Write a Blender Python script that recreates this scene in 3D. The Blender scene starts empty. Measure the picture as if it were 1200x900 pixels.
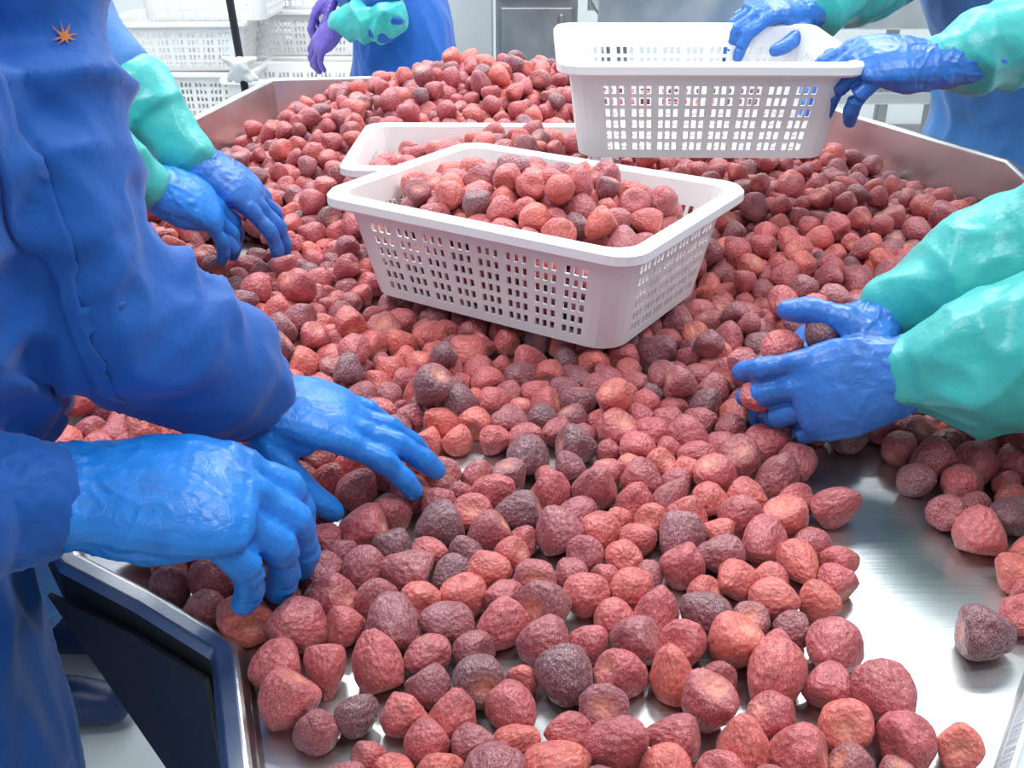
import bpy, bmesh, math, random
import numpy as np
from mathutils import Vector, Matrix, noise, kdtree, Euler
random.seed(7); rng=np.random.default_rng(7)
scn=bpy.context.scene
TZ=0.80
# ------------------------------------------------------------------ helpers
def link(o,parent=None):
    scn.collection.objects.link(o)
    if parent: o.parent=parent
    return o
def empty(name,loc=(0,0,0)):
    e=bpy.data.objects.new(name,None); e.empty_display_size=.1; e.location=loc
    return link(e)
def meshobj(name,V,F,mat=None,parent=None,smooth=True):
    me=bpy.data.meshes.new(name); me.from_pydata([tuple(v) for v in V],[],[tuple(f) for f in F]); me.update()
    o=bpy.data.objects.new(name,me); link(o,parent)
    if mat: me.materials.append(mat)
    if smooth: me.polygons.foreach_set('use_smooth',[True]*len(me.polygons))
    return o
class Mat:
    def __init__(s,name):
        s.m=bpy.data.materials.new(name); s.m.use_nodes=True
        s.nt=s.m.node_tree; s.b=s.nt.nodes['Principled BSDF']; s.L=s.nt.links
    def n(s,t,**kw):
        nd=s.nt.nodes.new(t)
        for k,v in kw.items():
            if k in nd.inputs: nd.inputs[k].default_value=v
            else: setattr(nd,k,v)
        return nd
    def set(s,**kw):
        for k,v in kw.items(): s.b.inputs[k.replace('_',' ')].default_value=v
    def ramp(s,fac,stops):
        r=s.nt.nodes.new('ShaderNodeValToRGB'); e=r.color_ramp.elements
        while len(e)<len(stops): e.new(.5)
        for i,(p,c) in enumerate(stops):
            e[i].position=p; e[i].color=c if len(c)==4 else (*c,1)
        s.L.new(fac,r.inputs['Fac']); return r.outputs['Color']
    def mix(s,fac,a,b):
        m=s.nt.nodes.new('ShaderNodeMix'); m.data_type='RGBA'
        for sock,v in ((m.inputs[0],fac),(m.inputs[6],a),(m.inputs[7],b)):
            if hasattr(v,'links'): s.L.new(v,sock)
            else: sock.default_value=v if not isinstance(v,tuple) else (*v,1)[:4]
        return m.outputs[2]
    def bump(s,h,strength,dist,prev=None):
        b=s.nt.nodes.new('ShaderNodeBump'); b.inputs['Strength'].default_value=strength; b.inputs['Distance'].default_value=dist
        s.L.new(h,b.inputs['Height'])
        if prev: s.L.new(prev,b.inputs['Normal'])
        return b.outputs['Normal']
def fabric(name,col,rough=.6,sheen=.2,spec=.3):
    M=Mat(name); tc=M.n('ShaderNodeTexCoord')
    n1=M.n('ShaderNodeTexNoise',Scale=9.0,Detail=5.0,Roughness=.6); M.L.new(tc.outputs['Object'],n1.inputs['Vector'])
    n2=M.n('ShaderNodeTexNoise',Scale=400.0,Detail=2.0); M.L.new(tc.outputs['Object'],n2.inputs['Vector'])
    dark=tuple(c*.85 for c in col)
    M.L.new(M.ramp(n1.outputs['Fac'],[(.35,dark),(.65,col)]),M.b.inputs['Base Color'])
    nb=M.bump(n1.outputs['Fac'],.5,.012); nb=M.bump(n2.outputs['Fac'],.15,.001,nb)
    M.L.new(nb,M.b.inputs['Normal']); M.set(Roughness=rough,Sheen_Weight=sheen,Specular_IOR_Level=spec)
    return M.m
def glove(name,col):
    M=Mat(name); tc=M.n('ShaderNodeTexCoord')
    n1=M.n('ShaderNodeTexNoise',Scale=90.0,Detail=3.0,Distortion=1.5); M.L.new(tc.outputs['Object'],n1.inputs['Vector'])
    n2=M.n('ShaderNodeTexNoise',Scale=24.0,Detail=3.0,Distortion=1.0); M.L.new(tc.outputs['Object'],n2.inputs['Vector'])
    M.L.new(M.ramp(n2.outputs['Fac'],[(.3,tuple(c*.82 for c in col)),(.7,tuple(min(1,c*1.08+.01) for c in col))]),M.b.inputs['Base Color'])
    nb=M.bump(n1.outputs['Fac'],.3,.0025); nb=M.bump(n2.outputs['Fac'],.38,.006,nb)
    M.L.new(nb,M.b.inputs['Normal']); M.set(Roughness=.34,Specular_IOR_Level=.5)
    return M.m
def plain(name,col,rough=.5,metal=0.,nscale=8.,var=.9,bump=.05,stretch=None):
    M=Mat(name); tc=M.n('ShaderNodeTexCoord'); mp=M.n('ShaderNodeMapping'); M.L.new(tc.outputs['Object'],mp.inputs['Vector'])
    if stretch: mp.inputs['Scale'].default_value=stretch
    n1=M.n('ShaderNodeTexNoise',Scale=nscale,Detail=4.0); M.L.new(mp.outputs['Vector'],n1.inputs['Vector'])
    M.L.new(M.ramp(n1.outputs['Fac'],[(.3,tuple(c*var for c in col)),(.7,col)]),M.b.inputs['Base Color'])
    if bump: M.L.new(M.bump(n1.outputs['Fac'],bump,.01),M.b.inputs['Normal'])
    M.set(Roughness=rough,Metallic=metal); return M.m
m_gown=fabric('gown_blue_fabric',(.009,.12,.50))
m_gown2=fabric('gown_pale_blue_fabric',(.06,.22,.56))
m_teal=fabric('oversleeve_teal_pvc',(.05,.50,.48),.36,.1,.5)
m_glove=glove('glove_nitrile_blue',(.012,.23,.76))
m_glove2=glove('glove_nitrile_deep_blue',(.028,.17,.58))
m_purple=glove('glove_violet',(.16,.10,.50))
m_crate=plain('crate_white_plastic',(.90,.89,.88),.38,0,6,.96,.03)
m_wall=plain('wall_white_panel',(.74,.77,.78),.5,0,1.5,.95,.02)
m_ceil=plain('ceiling_white',(.85,.86,.86),.7,0,2,.97,.0)
m_floor=plain('floor_epoxy',(.62,.66,.67),.25,0,3,.85,.05)
m_skin=plain('skin',(.62,.36,.26),.5,0,10,.9,.05)
m_hood=plain('cap_white_cloth',(.8,.84,.88),.8,0,20,.9,.2)
m_mask=plain('mask_white_cloth',(.75,.75,.73),.6,0,10,.9,.05)
m_boot=plain('boot_navy_rubber',(.01,.03,.12),.4,0,10,.9,.05)
m_dark=plain('dark_steel',(.035,.038,.045),.38,.4,10,.8,.05)
m_orange=plain('embroidery_orange',(.75,.22,.05),.7,0,200,.7,.3)
m_cloth=plain('white_cloth',(.75,.77,.75),.8,0,40,.85,.4)
def steel(name,v=.72,rough=.30,st=(1,25,1)):
    M=Mat(name); tc=M.n('ShaderNodeTexCoord'); mp=M.n('ShaderNodeMapping'); mp.inputs['Scale'].default_value=st
    M.L.new(tc.outputs['Object'],mp.inputs['Vector'])
    n1=M.n('ShaderNodeTexNoise',Scale=12.0,Detail=5.0); M.L.new(mp.outputs['Vector'],n1.inputs['Vector'])
    n2=M.n('ShaderNodeTexNoise',Scale=7.0,Detail=4.0); M.L.new(tc.outputs['Object'],n2.inputs['Vector'])
    M.L.new(M.ramp(n2.outputs['Fac'],[(.3,(v*.84,v*.86,v*.87)),(.7,(v,v,v))]),M.b.inputs['Base Color'])
    M.L.new(M.ramp(n2.outputs['Fac'],[(.35,(rough*.85,)*3),(.65,(rough*1.3,)*3)]),M.b.inputs['Roughness'])
    M.L.new(M.bump(n1.outputs['Fac'],.08,.004),M.b.inputs['Normal']); M.set(Metallic=1.0)
    return M.m
m_steel=steel('stainless_steel',.66,.34)
m_steel2=steel('stainless_steel_dull',.40,.42)
# berry material
def berry_mat():
    M=Mat('frozen_strawberry_skin')
    at=M.n('ShaderNodeAttribute',attribute_name='rest'); tn=M.n('ShaderNodeAttribute',attribute_name='tint'); hl=M.n('ShaderNodeAttribute',attribute_name='hull')
    vo=M.n('ShaderNodeTexVoronoi',Scale=5.2); M.L.new(at.outputs['Vector'],vo.inputs['Vector'])
    np_=M.n('ShaderNodeTexNoise',Scale=1.3,Detail=3.0,Roughness=.6); M.L.new(at.outputs['Vector'],np_.inputs['Vector'])
    ng=M.n('ShaderNodeTexNoise',Scale=24.0,Detail=3.0,Roughness=.75); M.L.new(at.outputs['Vector'],ng.inputs['Vector'])
    base=M.ramp(tn.outputs['Fac'],[(0,(.105,.012,.026)),(.22,(.27,.022,.036)),(.6,(.51,.036,.042)),(1,(.70,.085,.045))])
    base=M.mix(M.ramp(np_.outputs['Fac'],[(.42,(0,0,0)),(.68,(.5,.5,.5))]),base,(.19,.015,.030))
    base=M.mix(hl.outputs['Fac'],base,(.78,.26,.15))
    seed=M.ramp(vo.outputs['Distance'],[(.0,(.9,.9,.9)),(.15,(.0,.0,.0))])
    base=M.mix(seed,base,(.78,.36,.22))
    frost=M.nt.nodes.new('ShaderNodeMath'); frost.operation='MULTIPLY'
    M.L.new(M.ramp(ng.outputs['Fac'],[(.46,(0,0,0)),(.68,(1,1,1))]),frost.inputs[0])
    M.L.new(M.ramp(np_.outputs['Fac'],[(.3,(.85,.85,.85)),(.7,(.34,.34,.34))]),frost.inputs[1])
    base=M.mix(frost.outputs[0],base,(.90,.58,.60))
    M.L.new(base,M.b.inputs['Base Color'])
    nb=M.bump(vo.outputs['Distance'],.5,.0024); nb=M.bump(ng.outputs['Fac'],.35,.001,nb)
    M.L.new(nb,M.b.inputs['Normal']); M.set(Roughness=.38,Specular_IOR_Level=.55,Sheen_Weight=.12)
    return M.m
m_berry=berry_mat()
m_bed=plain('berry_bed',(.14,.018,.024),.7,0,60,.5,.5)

# ------------------------------------------------------------------ lofting
def catmull(P,R,k):
    P=[np.array(p,float) for p in P]; R=[np.array(r,float) for r in R]
    if k<=1: return P,R
    oP,oR=[],[]
    n=len(P)
    for i in range(n-1):
        p0=P[max(i-1,0)];p1=P[i];p2=P[i+1];p3=P[min(i+2,n-1)]
        for j in range(k):
            t=j/k
            oP.append(.5*((2*p1)+(-p0+p2)*t+(2*p0-5*p1+4*p2-p3)*t*t+(-p0+3*p1-3*p2+p3)*t**3))
            oR.append(R[i]*(1-t)+R[i+1]*t)
    oP.append(P[-1]);oR.append(R[-1]); return oP,oR
def tube(VF,P,R,ref=(0,0,1),seg=14,k=3,cap=True):
    V,F=VF
    R=[(r,r) if np.isscalar(r) else r for r in R]
    P,R=catmull(P,R,k); n=len(P); ref=np.array(ref,float)
    def fr(i):
        d=P[min(i+1,n-1)]-P[max(i-1,0)]; d/=np.linalg.norm(d)+1e-9
        a=np.cross(d,ref)
        if np.linalg.norm(a)<.15: a=np.cross(d,ref+np.array([.3,.5,.2]))
        a/=np.linalg.norm(a); b=np.cross(a,d); return d,a,b
    seq=[]
    if cap:
        d,a,b=fr(0); r=min(R[0])
        for o,s in ((.95,.3),(.75,.66),(.4,.92)): seq.append((P[0]-d*r*o,R[0]*s,a,b))
    for i in range(n):
        d,a,b=fr(i); seq.append((P[i],R[i],a,b))
    if cap:
        r=min(R[-1])
        for o,s in ((.4,.92),(.75,.66),(.95,.3)): seq.append((P[-1]+d*r*o,R[-1]*s,a,b))
    base=len(V)
    for (c,r,a,b) in seq:
        for j in range(seg):
            t=2*math.pi*j/seg; V.append(c+a*r[0]*math.cos(t)+b*r[1]*math.sin(t))
    m=len(seq)
    for i in range(m-1):
        for j in range(seg):
            q=base+i*seg; F.append((q+j,q+(j+1)%seg,q+seg+(j+1)%seg,q+seg+j))
    F.append(tuple(base+j for j in range(seg))[::-1]); F.append(tuple(base+(m-1)*seg+j for j in range(seg)))
def bake(name,VF,vox,smooth_it,mat,parent,disp=None):
    tmp=meshobj(name+'_t',VF[0],VF[1])
    r=tmp.modifiers.new('r','REMESH'); r.mode='VOXEL'; r.voxel_size=vox; r.use_smooth_shade=True
    s=tmp.modifiers.new('s','SMOOTH'); s.factor=.5; s.iterations=smooth_it
    dg=bpy.context.evaluated_depsgraph_get(); dg.update()
    me=bpy.data.meshes.new_from_object(tmp.evaluated_get(dg)); bpy.data.objects.remove(tmp)
    me.name=name; me.materials.clear(); me.materials.append(mat)
    if disp:
        n=len(me.vertices); co=np.empty(n*3);no=np.empty(n*3)
        me.vertices.foreach_get('co',co); me.vertices.foreach_get('normal',no)
        co=co.reshape(-1,3);no=no.reshape(-1,3)
        d=np.array([disp(Vector(c)) for c in co])
        co+=no*d[:,None]; me.vertices.foreach_set('co',co.ravel())
    me.polygons.foreach_set('use_smooth',[True]*len(me.polygons)); me.update()
    o=bpy.data.objects.new(name,me); link(o,parent); return o
def folds(amp,f=9.,ax=(1,1,1),seed=0.,fine=.25):
    def g(c):
        p=Vector((c.x*ax[0]*f+seed,c.y*ax[1]*f,c.z*ax[2]*f))
        w=noise.noise_vector(p*.6)*.8
        r=1-abs(noise.noise(p+w))*2.2
        r2=1-abs(noise.noise(p*2.3+w*1.5+Vector((9,2,4))))*2.2
        return amp*(r*.7+r2*fine-.3)
    return g
def sleeve_folds(amp,pts,seed=0.,f=11.,bw=.6):
    pts=[np.array(p,float) for p in pts]; L=[0]
    for a,b in zip(pts[:-1],pts[1:]): L.append(L[-1]+np.linalg.norm(b-a))
    base=folds(amp,f,(1,1,1),seed,.3)
    def g(c):
        q=np.array(c); best=(9,0)
        for i in range(len(pts)-1):
            a,b=pts[i],pts[i+1]; ab=b-a; t=np.clip(np.dot(q-a,ab)/np.dot(ab,ab),0,1); d=np.linalg.norm(q-a-ab*t)
            if d<best[0]: best=(d,L[i]+t*(L[i+1]-L[i]))
        s=best[1]
        w=noise.noise(c*7+Vector((seed,0,0)))*1.6
        ph=s*95+w*4.2; cr=1-2*abs(math.sin(ph*.5)); m=.45+.5*noise.noise(c*6+Vector((0,seed,5)))*1.8
        return base(c)*bw+amp*.55*cr*max(0,m)
    return g
# ------------------------------------------------------------------ hands
obst=[]
def nrm(v): v=np.array(v,float); return v/np.linalg.norm(v)
def hand(name,parent,wrist,fwd,back,left,curls,mat,spread=(8,2,-4,-11),thumb=None,sc=1.0,ext=.06,extdir=None,fat=1.0):
    W=np.array(wrist,float); F_=nrm(fwd); B=np.array(back,float); B=nrm(B-F_*np.dot(B,F_))
    S=np.cross(F_,B)*(1 if left else -1)
    def pos(s,f,b): return W+(S*s+F_*f+B*b)*sc
    VF=([],[])
    e=-F_ if extdir is None else nrm(extdir)
    tube(VF,[W+e*ext,W+e*.02,pos(0,.015,0),pos(.001,.04,.002),pos(.001,.065,.003),pos(.0,.088,.001),pos(0,.099,-.001)],
         [np.array(q)*sc*fat for q in ((.034,.028),(.032,.026),(.034,.0235),(.040,.0215),(.0435,.020),(.042,.017),(.038,.012))],ref=B,seg=20,k=3)
    tube(VF,[pos(.016,.012,-.006),pos(.028,.035,-.010),pos(.033,.06,-.008)],[.017*sc,.018*sc,.012*sc],ref=B)
    tube(VF,[pos(-.018,.02,-.008),pos(-.028,.05,-.008),pos(-.03,.075,-.004)],[.015*sc,.014*sc,.011*sc],ref=B)
    mcp=[(.031,.090),(.0105,.096),(-.0105,.092),(-.030,.082)]
    seg=[(.043,.026,.021),(.047,.030,.022),(.043,.028,.021),(.034,.021,.019)]
    rad=[.0108,.0110,.0104,.0094]
    for i in range(4):
        sp=math.radians(spread[i]); s0,f0=mcp[i]
        d0=F_*math.cos(sp)+S*math.sin(sp)
        pts=[pos(s0*.8,f0-.035,-.001),pos(s0,f0,.001)]; ang=0; p=pts[-1]
        kn=[p]
        for j in range(3):
            ang+=math.radians(curls[i][j]); d=d0*math.cos(ang)-B*math.sin(ang)
            q=p+d*seg[i][j]*sc*(1 if j<2 else .75); pts+= [p+(q-p)*.5,q]; p=q; kn.append(q)
        r=rad[i]*sc*fat
        tube(VF,pts,[r*1.1,r*1.18,r*.96,r*1.10,r*.92,r*1.0,r*.9,r*.82],ref=B,seg=12,k=2)
        obst.extend([(tuple(x),.011) for x in kn[1:]])
    th=thumb or [(.72,.62,-.30),(.42,.85,-.30),(.22,.92,-.30)]
    p=pos(.022,.022,-.008); pts=[p]
    for L,d in zip((.044,.034,.022),th):
        d=nrm(S*d[0]+F_*d[1]+B*d[2]); pts+=[p+d*L*sc*.5,p+d*L*sc]; p=pts[-1]
    obst.append((tuple(p),.012))
    r=.0125*sc*fat; tube(VF,pts,[r*1.3,r*1.3,r*1.12,r*1.0,r*1.02,r*.95,r*.8],ref=B,seg=12,k=2)
    obst.extend([(tuple(pos(0,f,-.004)),.028) for f in (0,.04,.08)])
    def wr(c):
        q=np.array(c)-W; al=float(np.dot(q,F_)); g=max(.22,min(1,1-al/.10))
        p=Vector((c.x*30,c.y*30,c.z*30)); w=noise.noise_vector(p*.7)*1.0
        r=max(0,1-abs(noise.noise(p+w))*4.5); r2=max(0,1-abs(noise.noise(p*1.9+w+Vector((3,1,7))))*4.5)
        return .0021*g*r+.0009*g*r2-.0005+.0008*noise.noise(c*16)
    return bake(name,VF,.0020,3,mat,parent,wr)
# ------------------------------------------------------------------ people
def head(parent,c,fw,mat_h=m_hood):
    f=nrm((fw[0],fw[1],-.35)); s=nrm(np.cross(f,(0,0,1))); u=np.cross(s,f); c=np.array(c,float)
    Pp=lambda a,b,d:c+s*a+f*b+u*d
    VF=([],[])
    tube(VF,[Pp(0,-.02,-.19),Pp(0,-.02,-.10)],[.055,.055],ref=f)
    tube(VF,[Pp(0,.015,-.105),Pp(0,.012,-.07),Pp(0,.004,-.02),Pp(0,-.004,.03),Pp(0,-.008,.08)],
         [(.035,.045),(.055,.07),(.070,.09),(.074,.096),(.060,.078)],ref=f,seg=20)
    tube(VF,[Pp(0,.088,.02),Pp(0,.105,-.02),Pp(0,.092,-.032)],[.008,.014,.012],ref=u)
    for k in (-1,1): tube(VF,[Pp(k*.078,-.01,.02),Pp(k*.082,-.012,-.025)],[(.008,.018),(.007,.012)],ref=f)
    tube(VF,[Pp(-.02,.088,-.062),Pp(0,.094,-.06),Pp(.02,.088,-.062)],[.007,.009,.007],ref=u)
    bake('head',VF,.004,4,m_skin,parent)
    E=([],[])
    for k in (-1,1): tube(E,[Pp(k*.031,.078,.012),Pp(k*.031,.083,.012)],[.011,.011],ref=u)
    meshobj('eyes',E[0],E[1],m_dark,parent)
    H=([],[]); tube(H,[Pp(0,-.02,-.15),Pp(0,-.03,-.08),Pp(0,-.022,0),Pp(0,-.012,.05),Pp(0,-.012,.10)],
         [(.075,.05),(.086,.075),(.088,.088),(.087,.104),(.07,.085)],ref=f,seg=20)
    bake('cloth_cap',H,.006,3,mat_h,parent,folds(.003,20))
    K=([],[]); tube(K,[Pp(0,.03,-.105),Pp(0,.045,-.06),Pp(0,.04,-.015)],[(.045,.05),(.066,.066),(.07,.062)],ref=f,seg=20)
    bake('face_mask',K,.005,3,m_mask,parent)
def person(name,hip,fw,sh_r,sh_l,el_r,el_l,wr_r,wr_l,mat,belly=None,teal=True,vox=.008,rs=1.0,seed=0.,teal_r=(1.0,1.0),amp=.014,cuffr=.036,tend=-.4,hem_s=1.0):
    e=empty(name); fw=nrm((fw[0],fw[1],0)); hip=np.array(hip,float)
    sh_r,sh_l,el_r,el_l,wr_r,wr_l=[np.array(a,float) for a in (sh_r,sh_l,el_r,el_l,wr_r,wr_l)]
    mid=(sh_r+sh_l)/2; chest=mid-np.array([0,0,.12])+fw*.01; waist=np.array(belly,float) if belly is not None else (hip*.5+chest*.5)
    side=nrm(np.cross(fw,(0,0,1)))
    VF=([],[])
    hem=np.array([hip[0]-fw[0]*.02,hip[1]-fw[1]*.02,.34])
    tube(VF,[hem,hip-np.array([0,0,.28]),hip,waist,chest,mid,mid+np.array([0,0,.06])],
         [(.235*hem_s,.19*hem_s),(.225*hem_s,.18*hem_s),(.195,.155),(.175,.135),(.19,.135),(.15,.10),(.07,.065)],ref=fw,seg=28,k=4,cap=True)
    tube(VF,[sh_r,mid+np.array([0,0,.03]),sh_l],[.07,.075,.07],ref=(0,0,1))
    for sh,el,wr in ((sh_r,el_r,wr_r),(sh_l,el_l,wr_l)):
        if teal: tube(VF,[sh,(sh+el)/2,el,el*.6+wr*.4],[.072*rs,.066*rs,.055*rs,.045*rs],seg=18)
        else:
            a=nrm(el-wr)
            tube(VF,[sh,sh*.5+el*.5,el,el*.55+wr*.45,wr+a*.045,wr+a*.022],[.074*rs,.070*rs,.064*rs,.060*rs,.055*rs,cuffr*rs],seg=22,k=4)
            CB=([],[]); tube(CB,[wr+a*.034,wr+a*.012],[cuffr+.005,cuffr+.001],seg=24,k=2)
            bake('sleeve_cuff',CB,.004,1,mat,e,folds(.004,60,(1,1,1),seed,.3))
    fa=folds(amp,7.5,(1,1,.55),seed,.4)
    ga=[sleeve_folds(amp,[wr_r,el_r,sh_r],seed),sleeve_folds(amp,[wr_l,el_l,sh_l],seed+4)]
    def arm_w(c,sh,el,wr):
        q=np.array(c); best=9
        for a,b in ((sh*.75+el*.25,el),(el,wr)):
            ab=b-a; t=np.clip(np.dot(q-a,ab)/np.dot(ab,ab),0,1); best=min(best,np.linalg.norm(q-a-ab*t))
        return max(0,min(1,(.11-best)/.03))
    if teal: disp=fa
    else:
        def disp(c):
            wr_=arm_w(c,sh_r,el_r,wr_r); wl_=arm_w(c,sh_l,el_l,wr_l)
            if wr_>=wl_: return fa(c)*(1-wr_)+ga[0](c)*wr_
            return fa(c)*(1-wl_)+ga[1](c)*wl_
    bake('gown',VF,vox,4,mat,e,disp)
    if teal:
        for nm,sh,el,wr,g in (('oversleeve_right',sh_r,el_r,wr_r,teal_r[0]),('oversleeve_left',sh_l,el_l,wr_l,teal_r[1])):
            a=nrm(el-wr)
            if tend<0: P=[wr+a*.004,wr+a*.028,wr+a*.07,wr*.5+el*.5,el,el*(1+tend)+sh*(-tend)]; Rr=[.036,.046*g,.055*g,.063*g,.068*g,.068*g]
            else: P=[wr+a*.004,wr+a*.025,wr+a*.06,wr*(1-tend*.6)+el*tend*.6,wr*(1-tend)+el*tend]; Rr=[.034,.044*g,.052*g,.058*g,.058*g]
            VS=([],[]); tube(VS,P,Rr,ref=(0,0,1),seg=22,k=4)
            bake(nm,VS,.0042,4,m_teal,e,sleeve_folds(.015,P,seed+3,10,.65))
    L=([],[]);Bt=([],[])
    for k in (-1,1):
        h=hip+side*k*.09
        tube(L,[h-np.array([0,0,.1]),np.array([h[0],h[1],.45]),np.array([h[0],h[1],.14])],[.095,.07,.06])
        g=np.array([h[0],h[1],0])
        tube(Bt,[g+np.array([0,0,.34]),g+np.array([0,0,.12]),g+np.array([0,0,.065])],[.07,.055,.055])
        tube(Bt,[g-fw*.05+np.array([0,0,.048]),g+fw*.08+np.array([0,0,.048]),g+fw*.17+np.array([0,0,.04])],[(.042,.045),(.045,.045),(.038,.036)])
    bake('trousers',L,.01,3,mat,e); bake('rubber_boots',Bt,.009,3,m_boot,e)
    head(e,mid+np.array([0,0,.27])+fw*.07,fw)
    return e
# ---- worker 1 : near left, blue gown
w1=person('worker_in_blue_gown',hip=(-.565,.61,.90),fw=(.86,-.35),sh_r=(-.54,.40,1.29),sh_l=(-.358,.735,1.31),
  el_r=(-.50,.47,1.01),el_l=(-.312,.672,1.070),wr_r=(-.318,.582,.940),wr_l=(-.222,.770,.925),mat=m_gown,belly=(-.465,.63,1.02),teal=False,vox=.0052,seed=2.,cuffr=.043,amp=.020,hem_s=.86)
hand('glove_right',w1,(-.308,.595,.938),(.95,.16,-.14),(.10,-.25,1),False,[(34,34,18),(40,36,20),(43,38,22),(46,38,22)],m_glove,spread=(4,0,-3,-7),sc=1.19,fat=1.06,extdir=(-.8,-.5,.25),
  thumb=[(.55,.65,-.5),(.3,.75,-.6),(.1,.8,-.6)])
hand('glove_left',w1,(-.232,.775,.918),(.93,.13,-.30),(.24,-.12,1),True,[(14,18,10),(8,14,10),(10,16,10),(14,18,12)],m_glove,spread=(5,1,-3,-8),sc=.98,extdir=(-.35,-.6,.6),fat=1.05,
  thumb=[(.55,.65,-.55),(.25,.85,-.5),(.1,.9,-.4)])
# ---- worker 2 : mid left
w2=person('worker_with_teal_sleeves',hip=(-.86,1.42,.90),fw=(1,.0),sh_r=(-.80,1.22,1.34),sh_l=(-.62,1.60,1.33),
  el_r=(-.63,1.14,1.11),el_l=(-.575,1.41,1.155),wr_r=(-.4475,1.228,.98),wr_l=(-.42,1.33,.985),mat=m_gown2,seed=5.,teal_r=(.95,.84),tend=.46,rs=.9)
hand('glove_right',w2,(-.4475,1.228,.98),(.62,.55,-.50),(.45,-.35,.8),False,[(18,25,15),(20,25,15),(22,25,15),(25,25,15)],m_glove,extdir=(-.6,-.3,.5))
hand('glove_left',w2,(-.42,1.33,.985),(.75,.22,-.62),(.6,-.2,.75),True,[(14,22,14),(16,24,14),(18,24,14),(22,24,14)],m_glove2,extdir=(-.6,.2,.6))
# ---- worker 5 : near right
w5=person('worker_with_teal_sleeves',hip=(.88,.74,.90),fw=(-1,.1),sh_r=(.76,.94,1.33),sh_l=(.74,.58,1.33),
  el_r=(.58,.91,1.045),el_l=(.60,.76,.99),wr_r=(.385,.955,.925),wr_l=(.370,.848,.905),mat=m_gown2,seed=8.,teal_r=(1.03,1.26))
hand('glove_left',w5,(.372,.848,.908),(-.93,-.0,-.25),(.15,-.85,.5),True,[(26,34,20),(34,38,22),(42,40,22),(48,42,22)],m_glove2,extdir=(.9,-.2,.3),fat=1.06,sc=1.03,
  thumb=[(.85,.5,-.25),(.55,.8,-.35),(.25,.9,-.35)],spread=(5,1,-3,-8))
hand('glove_right',w5,(.385,.955,.925),(-.93,-.12,-.35),(.1,.3,.95),False,[(15,25,18),(18,28,18),(20,28,18),(25,30,18)],m_glove2,extdir=(.8,-.1,.5))
# ---- worker 4 : far right, holding crate
w4=person('worker_with_teal_sleeves',hip=(1.02,2.02,.90),fw=(-.75,-.65),sh_r=(.80,2.10,1.36),sh_l=(.98,1.80,1.36),
  el_r=(.66,1.90,1.17),el_l=(.84,1.56,1.13),wr_r=(.465,1.745,1.115),wr_l=(.580,1.43,1.088),mat=m_gown2,seed=11.,teal_r=(.9,.98))
hand('glove_left',w4,(.578,1.43,1.088),(-.94,-.12,.05),(.25,-.35,.9),True,[(38,32,16),(42,34,16),(46,36,16),(50,38,16)],m_glove2,extdir=(.9,.2,.15),spread=(5,1,-3,-7),sc=1.15,fat=1.05)
hand('glove_right',w4,(.475,1.745,1.115),(-.9,-.4,.10),(-.1,-.25,.95),False,[(35,35,18),(38,38,18),(40,40,18),(42,40,18)],m_glove2,extdir=(.8,.6,.2),spread=(4,1,-2,-6))
# ---- worker 3 : background
w3=person('worker_in_blue_gown',hip=(-.34,3.35,.88),fw=(-1,-.1),sh_r=(-.42,3.52,1.25),sh_l=(-.44,3.14,1.22),
  el_r=(-.47,3.58,1.0),el_l=(-.35,3.06,.95),wr_r=(-.55,3.42,.98),wr_l=(-.50,3.10,.93),mat=m_gown,seed=14.,tend=.95,teal_r=(.95,1.05))
hand('glove_left',w3,(-.50,3.10,.93),(-.5,.1,-.5),(-.6,-.6,.5),True,[(20,30,18)]*4,m_purple,extdir=(1,0,.4))
hand('glove_right',w3,(-.55,3.42,.98),(-.6,.0,-.5),(0,-.1,1),False,[(30,35,18)]*4,m_purple,extdir=(1,0,.4))
# logo and front edge band on worker 1's gown
gown1=[c for c in w1.children if c.name.startswith('gown')][0]
def shrink(o,off):
    s=o.modifiers.new('w','SHRINKWRAP'); s.target=gown1; s.wrap_method='NEAREST_SURFACEPOINT'; s.wrap_mode='ABOVE_SURFACE'; s.offset=off
def star(name,c,n,r1,r2,parent):
    V=[(0,0,0)];F=[]
    for i in range(2*n):
        a=math.pi*i/n; r=r1 if i%2==0 else r2; V.append((r*math.cos(a)*.7,r*math.cos(a)*.7,r*math.sin(a)))
    V=[(c[0]+v[0]*.6,c[1]+v[1]*.9,c[2]+v[2]) for v in V]
    F=[(0,1+i,1+(i+1)%(2*n)) for i in range(2*n)]
    o=meshobj(name,V,F,m_orange,parent); m=o.modifiers.new('s','SUBSURF'); m.subdivision_type='SIMPLE'; m.levels=m.render_levels=2; shrink(o,.0015)
star('embroidered_badge',(-.284,.68,1.226),8,.012,.0035,w1)
star('embroidered_badge_top',(-.284,.675,1.258),5,.006,.004,w1)
a=np.array([-.30,.60,1.24]); b=np.array([-.29,.60,1.14]); c_=np.array([-.285,.655,1.0]); V=[];F=[]
for i in range(41):
    t=i/40; p=(1-t)**2*a+2*t*(1-t)*b+t*t*c_
    for k in range(7): V.append(tuple(p+np.array([.3,.8,0])*(k-3)*.006))
for i in range(40):
    for k in range(6): q=i*7+k; F.append((q,q+1,q+8,q+7))
o=meshobj('front_band',V,F,m_gown,w1); shrink(o,.0012); s_=o.modifiers.new('t','SOLIDIFY'); s_.thickness=.0022
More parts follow.
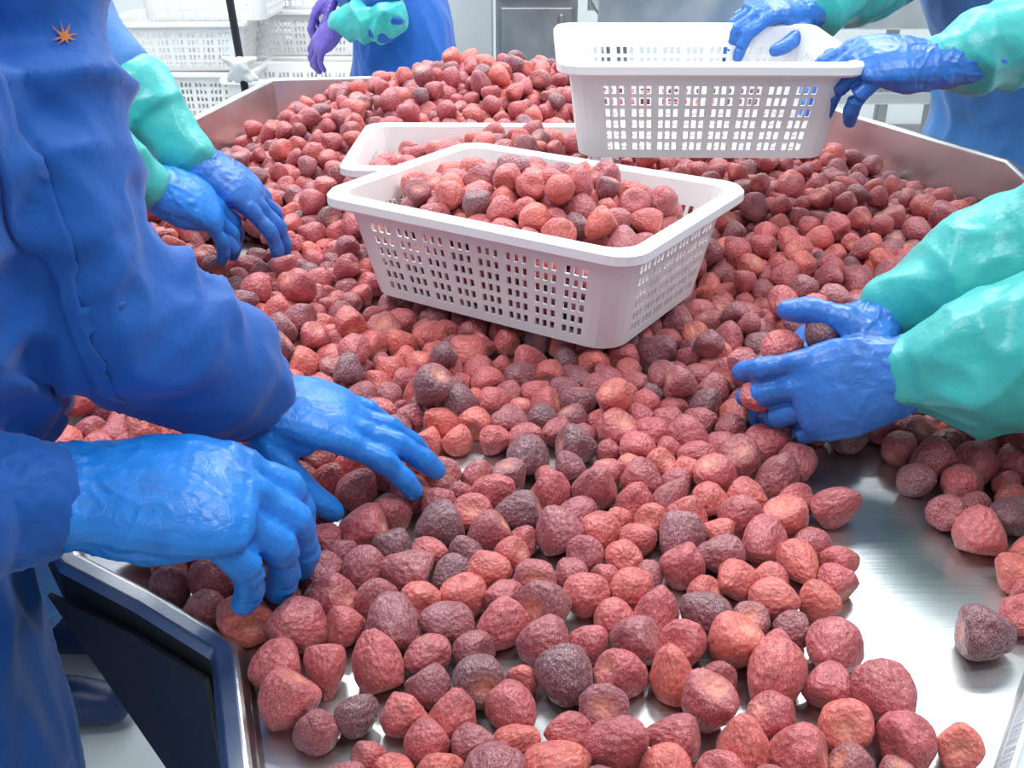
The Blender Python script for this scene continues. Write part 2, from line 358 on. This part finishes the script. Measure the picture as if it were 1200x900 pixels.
# ------------------------------------------------------------------ table
OUT=[(-.10,.30,.006),(.185,.30,.006),(.78,1.17,.05),(.79,1.64,.10),(.65,1.97,.10),(.50,2.50,.10),(-.53,2.36,.10),(-.60,1.89,.10),(-.64,1.10,.08),(-.345,.69,.022),(-.273,.645,.02),(-.193,.588,.018)]
tab=empty('steel_sorting_table')
def build_table():
    n=len(OUT); V=[];F=[]; dk=[]
    P=[np.array(o[:2]) for o in OUT]
    nor=[]
    for i in range(n):
        a=P[i]-P[i-1]; b=P[(i+1)%n]-P[i]; na=nrm((a[1],-a[0])); nb=nrm((b[1],-b[0])); m=nrm(na+nb); nor.append(m/max(.6,np.dot(m,na)))
    def ring(off,zf):
        s=len(V)
        for i in range(n):
            q=P[i]+nor[i]*off; V.append((q[0],q[1],zf(OUT[i][2])))
        return s
    rs=[ring(0,lambda h:TZ),ring(.004,lambda h:TZ+h*.5),ring(.008,lambda h:TZ+h),ring(.012,lambda h:TZ+h+.003),ring(.024,lambda h:TZ+h+.002),ring(.028,lambda h:TZ+h-.006),ring(.028,lambda h:TZ+h-.04),ring(.02,lambda h:TZ-.06),ring(-.02,lambda h:TZ-.06),ring(-.02,lambda h:TZ-.004)]
    for r_i,(a,b) in enumerate(zip(rs[:-1],rs[1:])):
        for i in range(n):
            if r_i in (5,6) and i in (8,9,10): dk.append(len(F))
            F.append((a+i,a+(i+1)%n,b+(i+1)%n,b+i))
    F.append(tuple(range(rs[0],rs[0]+n))); F.append(tuple(range(rs[-1],rs[-1]+n))[::-1])
    o=meshobj('table_pan',V,F,m_steel,tab,smooth=False); o.data.materials.append(m_dark)
    for i in dk: o.data.polygons[i].material_index=1
    bv=o.modifiers.new('b','BEVEL'); bv.width=.0015; bv.segments=2; bv.limit_method='ANGLE'
build_table()
def tubes(name,segs,mat,parent,r=.02,seg=14):
    VF=([],[])
    for a,b in segs: tube(VF,[a,b],[r,r],k=1,seg=seg)
    return meshobj(name,VF[0],VF[1],mat,parent)
legs=[(.0,.42),(.62,1.15),(.55,2.30),(-.48,2.25),(-.52,1.25),(-.20,.66)]
tubes('table_legs',[((x,y,.77),(x,y,.02)) for x,y in legs]+[((legs[i][0],legs[i][1],.22),(legs[(i+1)%6][0],legs[(i+1)%6][1],.22)) for i in (1,2,3)],m_steel2,tab)
gp=[(-.372,.664,.800),(-.290,.618,.800),(-.219,.567,.800),(-.212,.566,.40),(-.270,.603,.655),(-.219,.568,.50)]
o=meshobj('corner_gusset_plate',gp,[(0,1,4),(1,2,5,4),(2,3,5)],m_dark,tab,False); s=o.modifiers.new('s','SOLIDIFY'); s.thickness=.004
# leaning pole with cloth
pole=empty('support_pole_with_cloth')
tubes('pole',[((-.575,2.36,.45),(-.70,2.50,1.9))],m_dark,pole,.009)
VF=([],[]); 
for i in range(7):
    a=i*.9; tube(VF,[(-.612+.03*math.cos(a),2.39+.02*math.sin(a),.90),(-.612+.012*math.sin(a),2.385-.012,.925),(-.612+.035*math.cos(a+2),2.38,.945)],[.008,.012,.007],seg=8)
bake('tied_cloth',VF,.004,2,m_cloth,pole)
# ------------------------------------------------------------------ crates
def crate(name,L,W,H,flare,mat4,groups=(8,6),rows=6,parent=None):
    rad=.032
    def side(ng):
        bp=[('b',1.3)]
        for g in range(ng):
            bp+=[('h',.9),('b',.62),('h',.9),('b',.62),('h',.9)]
            if g<ng-1: bp.append(('b',1.5))
        bp.append(('b',1.3)); tot=sum(w for _,w in bp); t=-1; out=[]
        for k,w in bp: out.append((t,t+2*w/tot,k=='h')); t+=2*w/tot
        return out
    sl,ss=side(groups[0]),side(groups[1])
    def outline(hl,hw):
        pts=[];flag=[]
        for s,(ux,uy),(h1,h2),sd in ((0,(1,0),(hl,hw),sl),(1,(0,1),(hw,hl),ss),(2,(-1,0),(hl,hw),sl),(3,(0,-1),(hw,hl),ss)):
            ox,oy=uy,-ux
            for t0,t1,f in sd:
                c=t0*(h1-rad); pts.append((ux*c+ox*h2,uy*c+oy*h2)); flag.append(f)
            c=h1-rad; pts.append((ux*c+ox*h2,uy*c+oy*h2)); flag.append(False)
            for j in range(1,5):
                a=math.pi/2*j/5; cc=(ux*(h1-rad)+ox*(h2-rad),uy*(h1-rad)+oy*(h2-rad))
                pts.append((cc[0]+rad*(ox*math.cos(a)+ux*math.sin(a)),cc[1]+rad*(oy*math.cos(a)+uy*math.sin(a)))); flag.append(False)
        return pts,flag
    zs=[(0,False),(.012,True)]; z=.012; rh=(H-.012-.024)/rows
    for r in range(rows): zs+=[(z+rh*.66,False),(z+rh,True)]; z+=rh
    zs[-1]=(zs[-1][0],False); zs+=[(H,False)]
    V=[];F=[]; rings=[]
    for z,f in zs:
        k=z/H; p,flag=outline(L/2-flare*(1-k),W/2-flare*(1-k)); rings.append((len(V),f)); V+=[(x,y,z) for x,y in p]
    n=len(p)
    for off,z in ((.006,H+.003),(.014,H+.003),(.017,H-.001),(.017,H-.010),(.014,H-.013)):
        p,_=outline(L/2+off,W/2+off); rings.append((len(V),False)); V+=[(x,y,z) for x,y in p]
    for i in range(len(rings)-1):
        a,hrow=rings[i]; b=rings[i+1][0]
        for j in range(n):
            if hrow and flag[j]: continue
            F.append((a+j,a+(j+1)%n,b+(j+1)%n,b+j))
    hl,hw=L/2-flare-.003,W/2-flare-.003; nx,ny=31,23; b0=len(V)
    for j in range(ny+1):
        for i in range(nx+1):
            x=-1+2*i/nx; y=-1+2*j/ny
            d=max(0,math.hypot(max(0,abs(x)*hl-(hl-rad)),max(0,abs(y)*hw-(hw-rad)))-rad)
            kx=1-d/hl*.9; V.append((x*hl*kx,y*hw*kx,.002))
    for j in range(ny):
        for i in range(nx):
            if i%2 and j%2 and 0<i<nx-1 and 0<j<ny-1: continue
            a=b0+j*(nx+1)+i; F.append((a,a+1,a+nx+2,a+nx+1))
    o=meshobj(name,V,F,m_crate,parent,smooth=False); 
    s=o.modifiers.new('s','SOLIDIFY'); s.thickness=.0026; s.offset=0
    o.matrix_world=mat4; return o
def M4(x,y,z,rot,rx=0,ry=0): return Matrix.Translation((x,y,z))@Euler((math.radians(rx),math.radians(ry),math.radians(rot)),'XYZ').to_matrix().to_4x4()
C1=M4(.030,1.228,.842,-33)
crate('plastic_crate',.395,.285,.128,.024,C1)
C2=M4(.268,1.545,.968,-1,2,0)
crate('plastic_crate',.375,.285,.130,.017,C2)
C3=M4(-.050,1.635,.810,-1)
crate('plastic_crate',.375,.27,.118,.022,C3)
for i,(x,y,z,r) in enumerate([(-1.17,3.95,.0,2),(-1.17,3.95,.17,0),(-1.17,3.95,.34,2),(-1.17,3.95,.51,-1),(-1.19,3.95,.68,3),(-1.08,3.97,.85,-2),(-.74,3.80,.0,0),(-.74,3.8,.17,3),(-.74,3.8,.34,0),(-.76,3.8,.51,-2),(-.82,4.3,.0,0),(-.82,4.3,.17,0),(-.82,4.3,.34,0),(-.82,4.3,.51,0),(-.82,4.3,.68,1),(-.82,4.3,.85,0)]):
    crate('stacked_crate',.46,.36,.165,.02,M4(x,y,z+.002,r),groups=(7,5),rows=5)
# ------------------------------------------------------------------ strawberries
def ico(sub):
    bm=bmesh.new(); bmesh.ops.create_icosphere(bm,subdivisions=sub,radius=1)
    v=np.array([x.co[:] for x in bm.verts]); f=np.array([[q.index for q in t.verts] for t in bm.faces]); bm.free(); return v,f
fib=[]
for i in range(110):
    z=1-2*(i+.5)/110; a=i*2.39996; fib.append((math.sqrt(1-z*z)*math.cos(a),math.sqrt(1-z*z)*math.sin(a),z))
fib=np.array(fib)
LOD={}
NV=24
for lod,sub in ((0,5),(1,4),(2,3)):
    v,f=ico(sub); var=[]
    for k in range(NV):
        rr=random.Random(100+k); el=rr.uniform(.88,1.17); tp=rr.uniform(.20,.55); ov=rr.uniform(.86,1.0); off=Vector((k*7.3,k*3.1,k*1.7)); lump=rr.uniform(.04,.12)
        r=np.array([1+lump*noise.noise(Vector(d)*1.25+off)*1.4+.045*noise.noise(Vector(d)*2.6+off) + .012*noise.noise(Vector(d)*7+off) for d in v])
        if lod==0:
            dd=v@fib.T; ang=np.arccos(np.clip(dd,-1,1)).min(1); r-=.036*np.exp(-(ang/.075)**2)
        p=v*r[:,None]; w=1-tp*((1-v[:,2])/2)**1.2
        p[:,0]*=w; p[:,1]*=w*ov; p[:,2]*=el
        rad2=np.hypot(v[:,0],v[:,1]); top=v[:,2]>0
        # flat cut stem end with a shallow pit
        p[:,2]=np.where(p[:,2]>.62*el,.62*el+(p[:,2]-.62*el)*.45,p[:,2])
        p[:,2]-=np.where(top,.16*np.exp(-(rad2/.34)**2),0)
        p-=p.mean(0); p/=np.mean(np.linalg.norm(p,axis=1))
        hull=np.where(top,np.exp(-(rad2/.36)**2),0)*rr.choice([0,.3,.7,.9])
        var.append((p,v*1.0+np.array([k*5.,0,0]),hull))
    LOD[lod]=(f,var)
def randrot():
    q=rng.normal(size=4); q/=np.linalg.norm(q); w,x,y,z=q
    return np.array([[1-2*(y*y+z*z),2*(x*y-z*w),2*(x*z+y*w)],[2*(x*y+z*w),1-2*(x*x+z*z),2*(y*z-x*w)],[2*(x*z-y*w),2*(y*z+x*w),1-2*(x*x+y*y)]])
def berries(name,P,R,parent=None):
    Vs=[];Fs=[];Rs=[];Ts=[];Hs=[];b=0
    for p,r in zip(P,R):
        d=math.hypot(p[0],p[1]); lod=0 if d<.95 else (1 if d<1.6 else 2)
        f,var=LOD[lod]; v,rest,h=var[rng.integers(NV)]
        Vs.append((v@randrot().T)*r+p); Fs.append(f+b); b+=len(v)
        o=rng.uniform(0,40,3); Rs.append(rest+o); Ts.append(np.full(len(v),np.clip(rng.normal(.52,.32),0,1))); Hs.append(h)
    V=np.vstack(Vs);F=np.vstack(Fs);me=bpy.data.meshes.new(name)
    me.vertices.add(len(V)); me.vertices.foreach_set('co',V.astype(np.float32).ravel())
    me.loops.add(F.size); me.loops.foreach_set('vertex_index',F.astype(np.int32).ravel())
    me.polygons.add(len(F)); me.polygons.foreach_set('loop_start',np.arange(0,F.size,3,dtype=np.int32))
    me.update(calc_edges=True)
    me.polygons.foreach_set('use_smooth',[True]*len(F))
    a=me.attributes.new('rest','FLOAT_VECTOR','POINT'); a.data.foreach_set('vector',np.vstack(Rs).astype(np.float32).ravel())
    a=me.attributes.new('tint','FLOAT','POINT'); a.data.foreach_set('value',np.concatenate(Ts).astype(np.float32))
    a=me.attributes.new('hull','FLOAT','POINT'); a.data.foreach_set('value',np.concatenate(Hs).astype(np.float32))
    me.materials.append(m_berry); o=bpy.data.objects.new(name,me); link(o,parent); return o
def relax(P,R,fixed,fr,constrain,iters=64,grav=.0014,slack=.97):
    n=len(P); m=len(fixed); A=np.vstack([P,fixed]) if m else P.copy(); RR=np.concatenate([R,fr]) if m else R.copy()
    mov=np.arange(len(A))<n
    for it in range(iters):
        if it%4==0:
            kd=kdtree.KDTree(len(A))
            for i,p in enumerate(A): kd.insert(p,i)
            kd.balance(); I=[];J=[]
            for i in range(n):
                for (_,j,_) in kd.find_range(A[i],.050 if not m else .056):
                    if j>i or j>=n: 
                        if j!=i: I.append(i);J.append(j)
            I=np.array(I);J=np.array(J)
        g=grav if it<iters*.7 else grav*.2
        A[:n,2]-=g
        for _ in range(3):
            d=A[I]-A[J]; L=np.linalg.norm(d,axis=1)+1e-9; ov=(RR[I]+RR[J])*slack-L; k=ov>0
            u=d[k]/L[k][:,None]*(ov[k]*.5)[:,None]; i_,j_=I[k],J[k]
            mi=np.where(mov[j_],1.,2.)[:,None]; dl=np.zeros_like(A); cnt=np.zeros(len(A))
            np.add.at(dl,i_,u*mi); np.add.at(dl,j_,-u*mov[j_][:,None]); np.add.at(cnt,i_,1); np.add.at(cnt,j_,1)
            A+= dl/np.maximum(1,cnt*.5)[:,None]*mov[:,None]
            A[:n]=constrain(A[:n],R)
    return A[:n]
XLy=[.3,.588,.645,1.10,1.89,2.36,2.5]; XLx=[-.10,-.193,-.28,-.64,-.60,-.53,-.52]
XRy=[.3,1.17,1.64,1.97,2.5]; XRx=[.185,.78,.79,.65,.50]
BRy=[.3,.47,.51,.535,.586,.656,.765,.85,.92,.97]; BRx=[.16,.290,.305,.24,.228,.255,.283,.255,.285,.9]
def sst(a,b,x): t=np.clip((x-a)/(b-a),0,1); return t*t*(3-2*t)
iC1=np.array(C1.inverted())
def loc1(P):
    return P@iC1[:3,:3].T+iC1[:3,3]
def Hf(x,y):
    g=.112*np.exp(-((x+.04)/.33)**2-((y-2.12)/.34)**2)+.022*sst(1.25,1.7,y)
    P=np.stack([x,y,np.full_like(x,.85)],-1); l=loc1(P); d=np.maximum(np.abs(l[...,0])-.17,np.abs(l[...,1])-.13)
    g=g*sst(.0,.10,d)
    dx=np.minimum(x-np.interp(y,XLy,XLx),np.interp(y,XRy,XRx)-x); g*=sst(0,.22,dx)
    g*=sst(0,.16,2.42+.1*(x+.5)-y)
    for cx,cy,r in HOLES: g*=sst(r*.5,r*1.8,np.hypot(x-cx,y-cy))
    return g
HOLES=[(.03,.765,.028),(-.057,.846,.034),(-.01,.865,.022),(-.42,1.46,.07),(.347,1.505,.045),(.60,1.71,.055),(.42,1.9,.03),(-.14,.76,.03),(.13,.56,.013),(.04,.62,.014),(.0,.50,.011),(-.1,.55,.012),(.19,.50,.012),(.12,.70,.015),(.08,.85,.014),(-.06,.68,.013),(.20,.70,.016),(.16,.62,.011),(.02,.70,.010)]
P=[]
pitch=.0338
row=0; y=.315
while y<2.44:
    x=-.7+(row%2)*pitch/2
    while x<.85:
        xx=x+rng.normal(0,.006); yy=y+rng.normal(0,.006)
        xl=np.interp(yy,XLy,XLx)+.014; xr=np.interp(yy,XRy,XRx)-.014
        ok=xl<xx<xr and yy<2.36+.13*(xx+.5)
        br=np.interp(yy,BRy,BRx)
        if xx>br and not (xx>.385 and yy>.74 and xx<xr): ok=False
        if any(math.hypot(xx-a,yy-b)<r for a,b,r in HOLES): ok=False
        drop=.06 if yy<.85 else .03
        l=loc1(np.array([xx,yy,.9])); ring=(abs(l[0])<.212 and abs(l[1])<.157) and not (abs(l[0])<.155 and abs(l[1])<.10)
        if ring and rng.random()<.45: ok=False
        if ok and rng.random()>drop:
            g=float(Hf(np.array(xx),np.array(yy))); P.append((xx,yy,TZ+g+.020))
            p2=0 if yy<.84 else (.18 if yy<1.1 else .45)
            incr=abs(l[0])<.24 and abs(l[1])<.20
            if rng.random()<p2 and not incr and min(xr-xx,xx-xl)>.06: P.append((xx+rng.normal(0,.008),yy+rng.normal(0,.008),TZ+g+.052))
        x+=pitch
    y+=pitch*.866; row+=1
for a in [(.348,.593),(.405,.662),(.40,.628),(.425,.64),(.40,.731),(.43,.70)]: P.append((a[0],a[1],TZ+.02))
P=np.array(P); R=np.clip(rng.normal(.0172,.0025,len(P)),.0115,.0225)
def cons(A,R):
    x,y,z=A.T.copy()
    for cx,cy,r in HOLES:
        d=np.hypot(x-cx,y-cy)+1e-6; k=d<r; x[k]=cx+(x[k]-cx)/d[k]*r; y[k]=cy+(y[k]-cy)/d[k]*r
    g=Hf(x,y); z=np.maximum(z,TZ+g+R*.88)
    x=np.clip(x,np.interp(y,XLy,XLx)+R,np.interp(y,XRy,XRx)-R); y=np.clip(y,.31,2.36+.13*(x+.5))
    A=np.stack([x,y,z],1)
    l=loc1(A)
    hx=.174+.2*np.clip(l[:,2],0,.13); hy=.119+.2*np.clip(l[:,2],0,.13)
    ins=(np.abs(l[:,0])<hx+R)&(np.abs(l[:,1])<hy+R)&(l[:,2]+R>0)
    core=(np.abs(l[:,0])<hx-.01)&(np.abs(l[:,1])<hy-.01)
    A[ins&core,2]=np.minimum(A[ins&core,2],.841-R[ins&core])
    e=ins&~core
    px=hx+R-np.abs(l[:,0]); py=hy+R-np.abs(l[:,1])
    sx=e&(px<py); sy=e&~(px<py)
    l2=l.copy(); l2[sx,0]=np.sign(l[sx,0])*(hx+R)[sx]; l2[sy,1]=np.sign(l[sy,1])*(hy+R)[sy]
    W=np.array(C1); A[e]=(l2@W[:3,:3].T+W[:3,3])[e]
    return A
ob=[o for o in obst if o[0][1]<2.6 and o[0][2]<1.0]
P=relax(P,R,np.array([o[0] for o in ob]),np.array([o[1] for o in ob]),cons)
held=np.array([(.262,.905,.905),(.285,.93,.885),(.235,.93,.875),(.30,.905,.925),(.265,.945,.86),(.24,.885,.865)]); 
P=np.vstack([P,held]); R=np.concatenate([R,np.full(len(held),.019)])
pile=empty('frozen_strawberry_pile')
berries('strawberries',P,R,pile)
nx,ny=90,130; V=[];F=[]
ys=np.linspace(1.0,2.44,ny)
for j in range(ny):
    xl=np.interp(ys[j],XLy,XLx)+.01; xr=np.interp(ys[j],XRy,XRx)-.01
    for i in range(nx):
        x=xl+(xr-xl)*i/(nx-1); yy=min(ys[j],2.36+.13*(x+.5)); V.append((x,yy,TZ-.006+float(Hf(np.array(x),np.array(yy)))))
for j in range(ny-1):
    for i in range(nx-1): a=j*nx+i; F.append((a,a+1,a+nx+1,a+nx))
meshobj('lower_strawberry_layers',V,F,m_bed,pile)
def fill(name,C,hx,hy,layers):
    Q=[]
    for k,(z,sx,sy,cx,cy) in enumerate(layers):
        yy=-hy*sy; r=k
        while yy<hy*sy:
            xx=-hx*sx+(r%2)*.017
            while xx<hx*sx:
                if (xx/(hx*sx))**4+(yy/(hy*sy))**4<1.1: Q.append((xx+cx+rng.normal(0,.004),yy+cy+rng.normal(0,.004),z+rng.normal(0,.004)))
                xx+=.034
            yy+=.030; r+=1
    Q=np.array(Q); Rr=np.clip(rng.normal(.0172,.0018,len(Q)),.0145,.022)
    def c(A,R):
        k=np.clip(A[:,2],0,.13)*.18; HX=hx+k-R*1.08; HY=hy+k-R*1.08; rc=.018
        A[:,0]=np.clip(A[:,0],-HX,HX); A[:,1]=np.clip(A[:,1],-HY,HY)
        ex=np.abs(A[:,0])-(HX-rc); ey=np.abs(A[:,1])-(HY-rc); m=(ex>0)&(ey>0); d=np.hypot(ex,ey); m&=d>rc
        s=rc/np.maximum(d,1e-6)
        A[m,0]=np.sign(A[m,0])*((HX-rc)+ex*s)[m]; A[m,1]=np.sign(A[m,1])*((HY-rc)+ey*s)[m]
        A[:,2]=np.maximum(A[:,2],.006+R); return A
    Q=relax(Q,Rr,np.zeros((0,3)),np.zeros(0),c,40,.0012,.96)
    M=np.array(C); Q=Q@M[:3,:3].T+M[:3,3]
    return berries(name,Q,Rr)
fill('strawberries_in_crate',C1,.168,.114,[(.020,1,1,0,0),(.050,1,1,0,0),(.080,1,1,0,0),(.108,.92,.95,.0,.0),(.134,.80,.78,.010,.0),(.158,.50,.42,.015,.004)])
fill('strawberries_in_crate',C3,.158,.108,[(.020,1,1,0,0),(.050,1,1,0,0),(.080,1,1,0,0),(.107,.7,.8,.05,.01),(.13,.4,.5,.06,.0)])
# ------------------------------------------------------------------ room
def boxes(name,L,mat,parent=None,bev=.004):
    V=[];F=[]
    for (x0,x1,y0,y1,z0,z1) in L:
        b=len(V); V+=[(x,y,z) for z in (z0,z1) for y in (y0,y1) for x in (x0,x1)]
        F+=[(b,b+2,b+3,b+1),(b+4,b+5,b+7,b+6),(b,b+1,b+5,b+4),(b+2,b+6,b+7,b+3),(b,b+4,b+6,b+2),(b+1,b+3,b+7,b+5)]
    o=meshobj(name,V,F,mat,parent,False)
    if bev: m=o.modifiers.new('b','BEVEL'); m.width=bev; m.segments=2
    return o
boxes('floor',[(-3,3,-2.5,5.6,-.1,0)],m_floor,None,0)
boxes('ceiling',[(-3,3,-2.5,5.6,3.0,3.1)],m_ceil,None,0)
boxes('wall_back',[(-3,3,5.5,5.6,0,3)],m_wall,None,0)
boxes('wall_front',[(-3,3,-2.6,-2.5,0,3)],m_wall,None,0)
boxes('wall_left',[(-3.1,-3,-2.5,5.6,0,3)],m_wall,None,0)
boxes('wall_right',[(3,3.1,-2.5,5.6,0,3)],m_wall,None,0)
boxes('baseboard_back',[(-3,3,5.47,5.5,0,.12)],m_steel2)
boxes('wall_column',[(-.34,-.08,4.4,4.75,0,3),(-.36,-.06,4.38,4.77,0,.15)],m_wall)
cab=empty('steel_cabinet')
boxes('cabinet_body',[(-.06,.24,3.95,4.5,.08,1.9)],m_steel2,cab)
boxes('cabinet_door',[(-.04,.22,3.93,3.95,.12,.88),(-.04,.22,3.93,3.95,.91,1.85),(.17,.185,3.90,3.93,.7,.86),(.17,.185,3.90,3.93,.93,1.1)],m_steel2,cab)
boxes('cabinet_feet',[(-.05,-.01,4,4.04,0,.08),(.19,.23,4,4.04,0,.08),(-.05,-.01,4.4,4.44,0,.08),(.19,.23,4.4,4.44,0,.08)],m_dark,cab,.001)
cv=empty('conveyor_frame')
boxes('side_rails',[(.28,1.5,3.50,3.53,.86,.96),(.28,1.5,4.0,4.03,.86,.96),(.28,1.5,3.50,3.53,.62,.66)],m_steel,cv)
boxes('slat_belt',[(.29+.04*i,.32+.04*i,3.54,3.99,.885,.90) for i in range(30)],m_steel2,cv,.002)
boxes('frame_legs',[(a,a+.04,b,b+.04,0,.86) for a in (.34,1.4) for b in (3.5,3.98)],m_steel2,cv)
# ------------------------------------------------------------------ lights
m_em=bpy.data.materials.new('fluorescent_tube'); m_em.use_nodes=True
b=m_em.node_tree.nodes['Principled BSDF']; b.inputs['Emission Color'].default_value=(.95,.98,1,1); b.inputs['Emission Strength'].default_value=2
for i,(x,y,w) in enumerate([(-1.1,.7,33),(1.2,.7,28),(-.9,2.6,50),(1.0,2.6,50),(-1,4.5,38),(1,4.5,38),(0,-1.2,9)]):
    f=empty('ceiling_light'); 
    boxes('housing',[(x-.66,x+.66,y-.12,y+.12,2.93,3.0)],m_wall,f)
    tubes('tubes',[((x-.6,y+k,2.915),(x+.6,y+k,2.915)) for k in (-.06,.06)],m_em,f,.013)
    ld=bpy.data.lights.new('lamp','AREA'); ld.shape='RECTANGLE'; ld.size=1.3; ld.size_y=.35; ld.energy=w; ld.color=(.93,.98,1)
    lo=bpy.data.objects.new('lamp',ld); lo.location=(x,y,2.89); link(lo,f)
w=bpy.data.worlds.new('World'); scn.world=w; w.use_nodes=True; w.node_tree.nodes['Background'].inputs[0].default_value=(.8,.85,.9,1); w.node_tree.nodes['Background'].inputs[1].default_value=.3
scn.view_settings.view_transform='Standard'
# ------------------------------------------------------------------ camera
cd=bpy.data.cameras.new('camera'); cd.sensor_width=36; cd.lens=36; cd.clip_start=.02
co=bpy.data.objects.new('camera',cd); co.location=(0,0,1.32); co.rotation_euler=(math.radians(90-26.57),0,0); link(co); scn.camera=co
print('berries',len(P))
